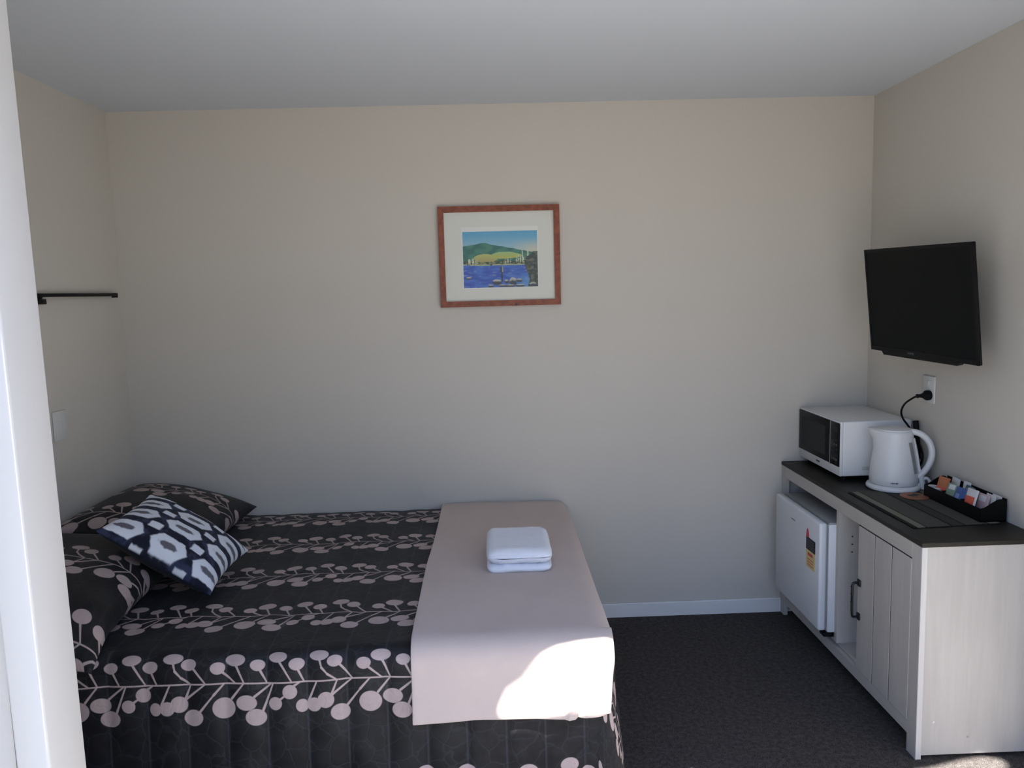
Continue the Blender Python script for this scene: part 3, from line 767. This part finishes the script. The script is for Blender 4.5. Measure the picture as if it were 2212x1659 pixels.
bm = bmesh.new(); tube(bm, spline([kp(.100, .062), kp(.101, .040), kp(.106, .018), kp(.108, .004)], 5), .011, 12, flat=flat); obj('handle_foot', bm, M['cream'], kt, sharp=60)
def wallpt(a_off, z):                                  # on the body's surface, angle from handle axis
    rr = [(.024, .090), (.045, .0905), (.08, .088), (.12, .083), (.16, .077), (.195, .072), (.22, .069)]
    for (z0, r0), (z1, r1) in zip(rr, rr[1:]):
        if z <= z1: r = lerp(r0, r1, (z-z0)/(z1-z0)); break
    else: r = .069
    a = atan2(e.y, e.x)+a_off; return V(KX+cos(a)*(r+.0012), KY+sin(a)*(r+.0012), KZ+z)
bm = bmesh.new(); grid(bm, 8, 20, lambda a, b: wallpt(-.78+.26*a+.22*b, lerp(.195, .070, b))); obj('water_window', bm, M['water_window'], kt, smooth=True)
bm = bmesh.new()
for i in range(6): grid(bm, 2, 2, lambda a, b: wallpt(-1.66+.05*i+.036*a, lerp(.034, .038+.001*(i % 2), b)))
obj('logo', bm, M['grey_mark'], kt)
bm = bmesh.new(); tube(bm, spline([kp(.088, .012), kp(.112, .045), kp(.127, .040), kp(.134, .018), kp(.118, .006), kp(.095, .004)], 5), .0065, 10, flat=flat); obj('cord_loop', bm, M['cream'], kt, sharp=60)

# ------------------------------------------------------------------ socket and power cord
so = thing('power_socket', 'white wall socket plate on the right wall under the television', 'socket', (W, -.536, 1.13))
obj('plate', newbox(W-.009, W-.0005, -.579, -.494, 1.077, 1.186, .003), M['plate'], so, sharp=40)
obj('switch', newbox(W-.013, W-.008, -.545, -.530, 1.150, 1.168, .002), M['plate'], so, sharp=40)
bm = bmesh.new()
tube(bm, spline([V(3.352, -.572, 1.111), V(3.340, -.563, 1.102), V(3.330, -.525, 1.075), V(3.335, -.489, 1.039), V(3.348, -.480, 1.006), V(3.380, -.473, .966), V(3.400, -.470, .926), V(3.408, -.500, .900), V(3.408, -.522, .872), V(3.408, -.528, .850), V(3.408, -.508, .810), V(3.408, -.500, .775), V(3.406, -.50, .745)], 6), .0040, 10)
pc = obj('power_cord', bm, M['black_plastic'], kt, smooth=True); pc['label'] = 'black power cord running from the wall socket down behind the kettle'
bm = bmesh.new()
tube(bm, [V(W-.0095, -.549, 1.110), V(W-.013, -.550, 1.110), V(W-.024, -.552, 1.110), V(W-.030, -.555, 1.110), V(3.378, -.563, 1.111), V(3.358, -.573, 1.112), V(3.356, -.573, 1.112), V(3.350, -.571, 1.110)], [.019, .0205, .0205, .016, .0085, .0065, .0085, .008], 20)
obj('plug', bm, M['black_plastic'], pc, sharp=50)
bm = bmesh.new(); tube(bm, spline([V(3.410, -.462, .992), V(3.410, -.464, .985), V(3.410, -.470, .955), V(3.410, -.476, .92), V(3.410, -.485, .88), V(3.410, -.49, .84)], 4), [.011]+[.012]*3+[.011]*17, 14)
obj('tied_cable_bundle', bm, M['black_plastic'], pc, sharp=50)

# ------------------------------------------------------------------ television on a wall bracket
tv = thing('television', 'black flat-screen television tilted on the right wall', 'television', (3.30, -.67, 1.487))
TC_ = V(3.272, -.690, 1.487); tw, th_ = .688, .418
TR_ = V(.055, -.998, -.013).normalized(); TU = V(-.109, -.018, .994); TU = (TU-TR_*TU.dot(TR_)).normalized(); TN = TR_.cross(TU)
if TN.x > 0: TN = -TN
def tvM(): return Matrix(((TR_.x, TU.x, TN.x, TC_.x), (TR_.y, TU.y, TN.y, TC_.y), (TR_.z, TU.z, TN.z, TC_.z), (0, 0, 0, 1)))
TM = tvM()
obj('housing', newbox(-tw/2, tw/2, -th_/2, th_/2, -.013, -.003, .003, M=TM), M['black_plastic'], tv, sharp=40)
obj('back_cover', newbox(-tw*.36, tw*.36, -th_*.42, th_*.30, -.050, -.012, .012, M=TM), M['black_plastic'], tv, sharp=40)
bm = bmesh.new(); bz = .012                            # bezel
for a in ((-tw/2, tw/2, th_/2-bz, th_/2), (-tw/2, tw/2, -th_/2, -th_/2+.018), (-tw/2, -tw/2+bz, -th_/2, th_/2), (tw/2-bz, tw/2, -th_/2, th_/2)):
    box(bm, a[0], a[1], a[2], a[3], -.004, .0015, .001, 1, M=TM)
obj('bezel', bm, M['black_plastic'], tv, sharp=40)
obj('screen', newbox(-tw/2+bz, tw/2-bz, -th_/2+.018, th_/2-bz, -.003, -.0005, M=TM), M['screen'], tv)
bm = bmesh.new()
pts = [(-tw*.385, -th_/2+.002), (-tw*.365, -th_/2-.014), (tw*.325, -th_/2-.012), (tw*.355, -th_/2+.002)]
prism(bm, [TM @ V(a, b, .0005) for a, b in pts], -TN*.022); obj('chin', bm, M['black_plastic'], tv)
bm = bmesh.new()
for i in range(4): box(bm, -.075+.011*i, -.067+.011*i, -th_/2+.004, -th_/2+.011, .0014, .0022, M=TM)
obj('logo', bm, M['grey_mark'], tv)
obj('wall_bracket', newbox(W-.012, W, -.76, -.62, 1.37, 1.60, .002), M['black_plastic'], tv, sharp=40)
a = TM @ V(0, -.02, -.050)
for dz in (-.06, .06):
    bm = bmesh.new(); tube(bm, [V(W-.010, -.69, 1.485+dz), V(3.37, -.69, 1.487+dz), a+V(0, 0, dz)], .012, 10)
    obj('bracket_arm', bm, M['black_plastic'], tv, sharp=40)

# ------------------------------------------------------------------ placemat, coaster, sachet tray
bm = bmesh.new()
PA, PB, PC, PD = V(3.066, -.608, 0), V(3.074, -1.090, 0), V(3.384, -1.070, 0), V(3.380, -.600, 0)
def pm(a, b, z): return lerp(lerp(PA, PB, b), lerp(PD, PC, b), a)+V(0, 0, z)
grid(bm, 20, 30, lambda a, b: pm(a, b, CH+.0026), lambda a, b: (a, b))
grid(bm, 1, 1, lambda a, b: pm(a, b, CH+.0006), lambda a, b: (a, b))
pmat = obj('placemat', bm, M['placemat'], None); tag(pmat, 'striped dark woven placemat lying on the near end of the sideboard top', 'placemat')
bm = bmesh.new()
for k in range(46):
    a = k/45
    if int(k/7) % 2 == 0 or True:
        p = pm(a, 1, CH+.0016); box(bm, p.x-.0018, p.x+.0018, p.y-.006, p.y+.001, CH+.0008, CH+.0024)
obj('fringe', bm, M['seam'], pmat)
co = thing('coaster', 'round orange coaster with dark motif on the placemat', 'coaster', (3.283, -.705, CH+.0028))
bm = bmesh.new(); lathe(bm, [(.051, 0), (.052, .0015), (.051, .0035), (.047, .004)], (3.283, -.705, CH+.0030), 48); obj('disc', bm, M['coaster'], co, sharp=40)
bm = bmesh.new(); mp = [(-.026, -.004), (-.012, -.008), (.004, -.006), (.012, .002), (.027, .010), (.012, .010), (.004, .014), (-.004, .007), (-.016, .006)]
prism(bm, [V(3.283+a*1.15+b*.3, -.705+b*1.9-a*.2, CH+.0071) for a, b in mp], V(0, 0, .0004)); obj('motif', bm, M['coaster_motif'], co)

TX, TXb, TYa, TYb, TZ = 3.322, 3.414, -.700, -1.055, CH+.0032
tr = thing('sachet_tray', 'long black divided tray of sachets against the right wall on the sideboard', 'tray', ((TX+TXb)/2, (TYa+TYb)/2, TZ))
hf, hb = .046, .078
bm = bmesh.new(); box(bm, TX, TXb, TYb, TYa, TZ, TZ+.003); box(bm, TX, TX+.003, TYb, TYa, TZ, TZ+hf, .001, 1); box(bm, TXb-.003, TXb, TYb, TYa, TZ, TZ+hb, .001, 1)
obj('shell', bm, M['tray_black'], tr)
def end_pl(y):
    bm = bmesh.new(); arc = [V(TX, y, TZ), V(TX, y, TZ+hf)]
    arc += [V(lerp(TX, TXb-.02, t), y, TZ+lerp(hf, hb, sstep(0, 1, t))) for t in (.2, .4, .6, .8, .95)]
    arc += [V(TXb-.02+.02*sin(t), y, TZ+hb-.02+.02*cos(t)) for t in (.3, .7, 1.1, pi/2)]+[V(TXb, y, TZ)]
    prism(bm, arc, V(0, .003, 0)); return bm
for y in (TYb, TYa-.003): obj('end_panel', end_pl(y), M['tray_black'], tr)
for y in (-.818, -.936):
    obj('divider', newbox(TX+.003, TXb-.003, y, y+.002, TZ+.003, TZ+.050), M['tray_black'], tr)

def packet(c, w, h, t, yaw, pitch, base, block, label, name='sachet', cat='sachet', group='sachets in the tray', blk=(-.42, .42, -.30, .12)):
    """little pillow packet: crimped ends, printed block on the face towards the room"""
    R = Matrix.Translation(c) @ Matrix.Rotation(yaw, 4, 'Z') @ Matrix.Rotation(pitch, 4, 'Y')
    o = thing(name, label, cat, c, group)
    bm = bmesh.new(); n = 14
    def prof(a, b): return max(0., 1-abs(2*a-1)**3)**.6*max(0., 1-abs(2*b-1)**4)**.6
    for s in (1, -1):
        grid(bm, n, n, lambda a, b: R @ V(-s*(t/2*prof(a, b)+.0003), (a-.5)*w, (b-.5)*h+(.0006*sin(a*60) if b in (0, 1) else 0)))
    bmesh.ops.remove_doubles(bm, verts=bm.verts[:], dist=.0002)
    obj('wrapper', bm, M[base], o, smooth=True)
    bm = bmesh.new(); a0, a1, b0, b1 = [v+.5 for v in blk]
    grid(bm, 8, 8, lambda a, b: R @ V(-(t/2*prof(lerp(a0, a1, a), lerp(b0, b1, b))+.0012), (lerp(a0, a1, a)-.5)*w, (lerp(b0, b1, b)-.5)*h))
    obj('print', bm, M[block], o, smooth=True)
    return o
zb = TZ+.004
packet((3.356, -.768, zb+.050), .060, .070, .012, .15, .25, 'orange_print', 'red_print', 'orange and red sachet at the far end of the tray', blk=(-.4, .4, -.45, -.05))
packet((3.388, -.790, zb+.050), .062, .072, .010, -.1, .2, 'paper_white', 'pink_print', 'plain white sachet standing behind the orange one', blk=(-.2, .2, -.4, -.2))
packet((3.396, -.850, zb+.052), .040, .066, .009, .1, .15, 'paper_white', 'grey_plastic', 'narrow white and grey sachet at the back between orange and teal ones', blk=(-.3, .3, -.1, .1))
packet((3.347, -.838, zb+.048), .046, .060, .012, .2, .35, 'green_print', 'paper_white', 'green and white sachet in front, between orange and blue ones', blk=(-.40, .2, .12, .42))
packet((3.386, -.880, zb+.044), .066, .066, .011, -.1, .25, 'teal_print', 'grey_plastic', 'dark teal sachet behind the blue and green ones', blk=(-.3, .3, .15, .35))
packet((3.347, -.893, zb+.045), .056, .062, .013, .1, .35, 'blue_print', 'lightblue_print', 'bright blue sachet in the middle of the tray', blk=(-.1, .25, -.2, .1))
packet((3.346, -.963, zb+.056), .056, .064, .010, .1, .28, 'paper_white', 'red_print', 'white sachet with a big red block near the near end of the tray', blk=(-.38, .42, -.36, .08))
packet((3.374, -.985, zb+.042), .060, .066, .010, .05, .22, 'pink_print', 'paper_white', 'pinkish sachet directly behind the red-block one', blk=(-.3, .3, .1, .4))
packet((3.388, -1.002, zb+.044), .058, .066, .009, -.05, .18, 'paper_white', 'pink_print', 'white sachet second from the wall, leaning behind the pinkish one', blk=(-.3, .0, -.4, -.2))
packet((3.401, -1.016, zb+.046), .056, .064, .008, -.05, .12, 'paper_white', 'grey_plastic', 'white sachet closest to the wall at the near end of the tray', blk=(-.2, .1, -.3, -.2))
def portion(c, label):
    o = thing('milk_portion', label, 'milk portion', c, 'milk portions in the tray')
    bm = bmesh.new(); lathe(bm, [(.009, 0), (.013, .018), (.0155, .0185)], c, 20); obj('cup', bm, M['white_plastic'], o, sharp=40)
    bm = bmesh.new(); lathe(bm, [(.0155, .0187), (.0155, .0194)], c, 20); obj('lid', bm, M['paper_white'], o, sharp=40)
portion((3.339, -.728, zb+.024), 'tiny white milk portion at the far front corner of the tray')
portion((3.339, -.764, zb+.022), 'tiny white milk portion in front of the orange sachet')

# ------------------------------------------------------------------ camera (solved from the room's lines)
f_px, cpos, yaw, pit, rol = 1717.06, (1.6725, -3.6598, 1.5674), .0235, .1158, -.0272
cy, sy, cp_, sp = cos(yaw), sin(yaw), cos(pit), sin(pit)
fwd = V(sy*cp_, cy*cp_, -sp); rgt = V(cy, -sy, 0); up = rgt.cross(fwd)
r2 = rgt*cos(rol)+up*sin(rol); u2 = up*cos(rol)-rgt*sin(rol)
cam = bpy.data.cameras.new('camera'); co_ = bpy.data.objects.new('camera', cam); COL.objects.link(co_)
cam.sensor_fit = 'HORIZONTAL'; cam.sensor_width = 36; cam.lens = 36*f_px/2212; cam.clip_start = .02
co_.matrix_world = Matrix(((r2.x, u2.x, -fwd.x, cpos[0]), (r2.y, u2.y, -fwd.y, cpos[1]), (r2.z, u2.z, -fwd.z, cpos[2]), (0, 0, 0, 1)))
scn.camera = co_

# ------------------------------------------------------------------ light: sun, sky, and a sampling portal in the door opening
AZ, EL = radians(46), radians(55)
sd = V(sin(AZ)*cos(EL), cos(AZ)*cos(EL), -sin(EL))
sun = bpy.data.lights.new('sun', 'SUN'); sun.energy = 45; sun.angle = radians(.6); sun.color = (1, .97, .93)
so_ = bpy.data.objects.new('sun', sun); COL.objects.link(so_); so_.rotation_euler = sd.to_track_quat('-Z', 'Y').to_euler(); so_.location = (-3, -6, 6)
w = bpy.data.worlds.new('sky'); scn.world = w; w.use_nodes = True
nt = w.node_tree; bg = nt.nodes['Background']
tc = nt.nodes.new('ShaderNodeTexCoord'); sx = nt.nodes.new('ShaderNodeSeparateXYZ'); nt.links.new(tc.outputs['Generated'], sx.inputs[0])
rp = nt.nodes.new('ShaderNodeValToRGB'); nt.links.new(sx.outputs[2], rp.inputs[0])
el = rp.color_ramp.elements; el[0].position = 0; el[0].color = (.72, .79, .88, 1); el[1].position = .6; el[1].color = (.42, .62, 1.2, 1)
e3 = el.new(.2); e3.color = (.52, .72, 1.08, 1)
nt.links.new(rp.outputs[0], bg.inputs[0]); bg.inputs[1].default_value = 1.8
pl = bpy.data.lights.new('door_portal', 'AREA'); pl.shape = 'RECTANGLE'; pl.size = RX-JX; pl.size_y = HEAD; pl.cycles.is_portal = True
po = bpy.data.objects.new('door_portal', pl); COL.objects.link(po); po.location = ((RX+JX)/2, YF-.01, HEAD/2); po.rotation_euler = (radians(90), 0, 0)
scn.view_settings.view_transform = 'Standard'; scn.view_settings.look = 'None'; scn.view_settings.exposure = 0
# keep the full-size render quick: bounces beyond these add nothing visible here
cyc = scn.cycles
cyc.max_bounces = 5; cyc.diffuse_bounces = 4; cyc.glossy_bounces = 2; cyc.transmission_bounces = 2; cyc.transparent_max_bounces = 2
cyc.caustics_reflective = False; cyc.caustics_refractive = False
cyc.use_adaptive_sampling = True; cyc.adaptive_threshold = .08; cyc.adaptive_min_samples = 16
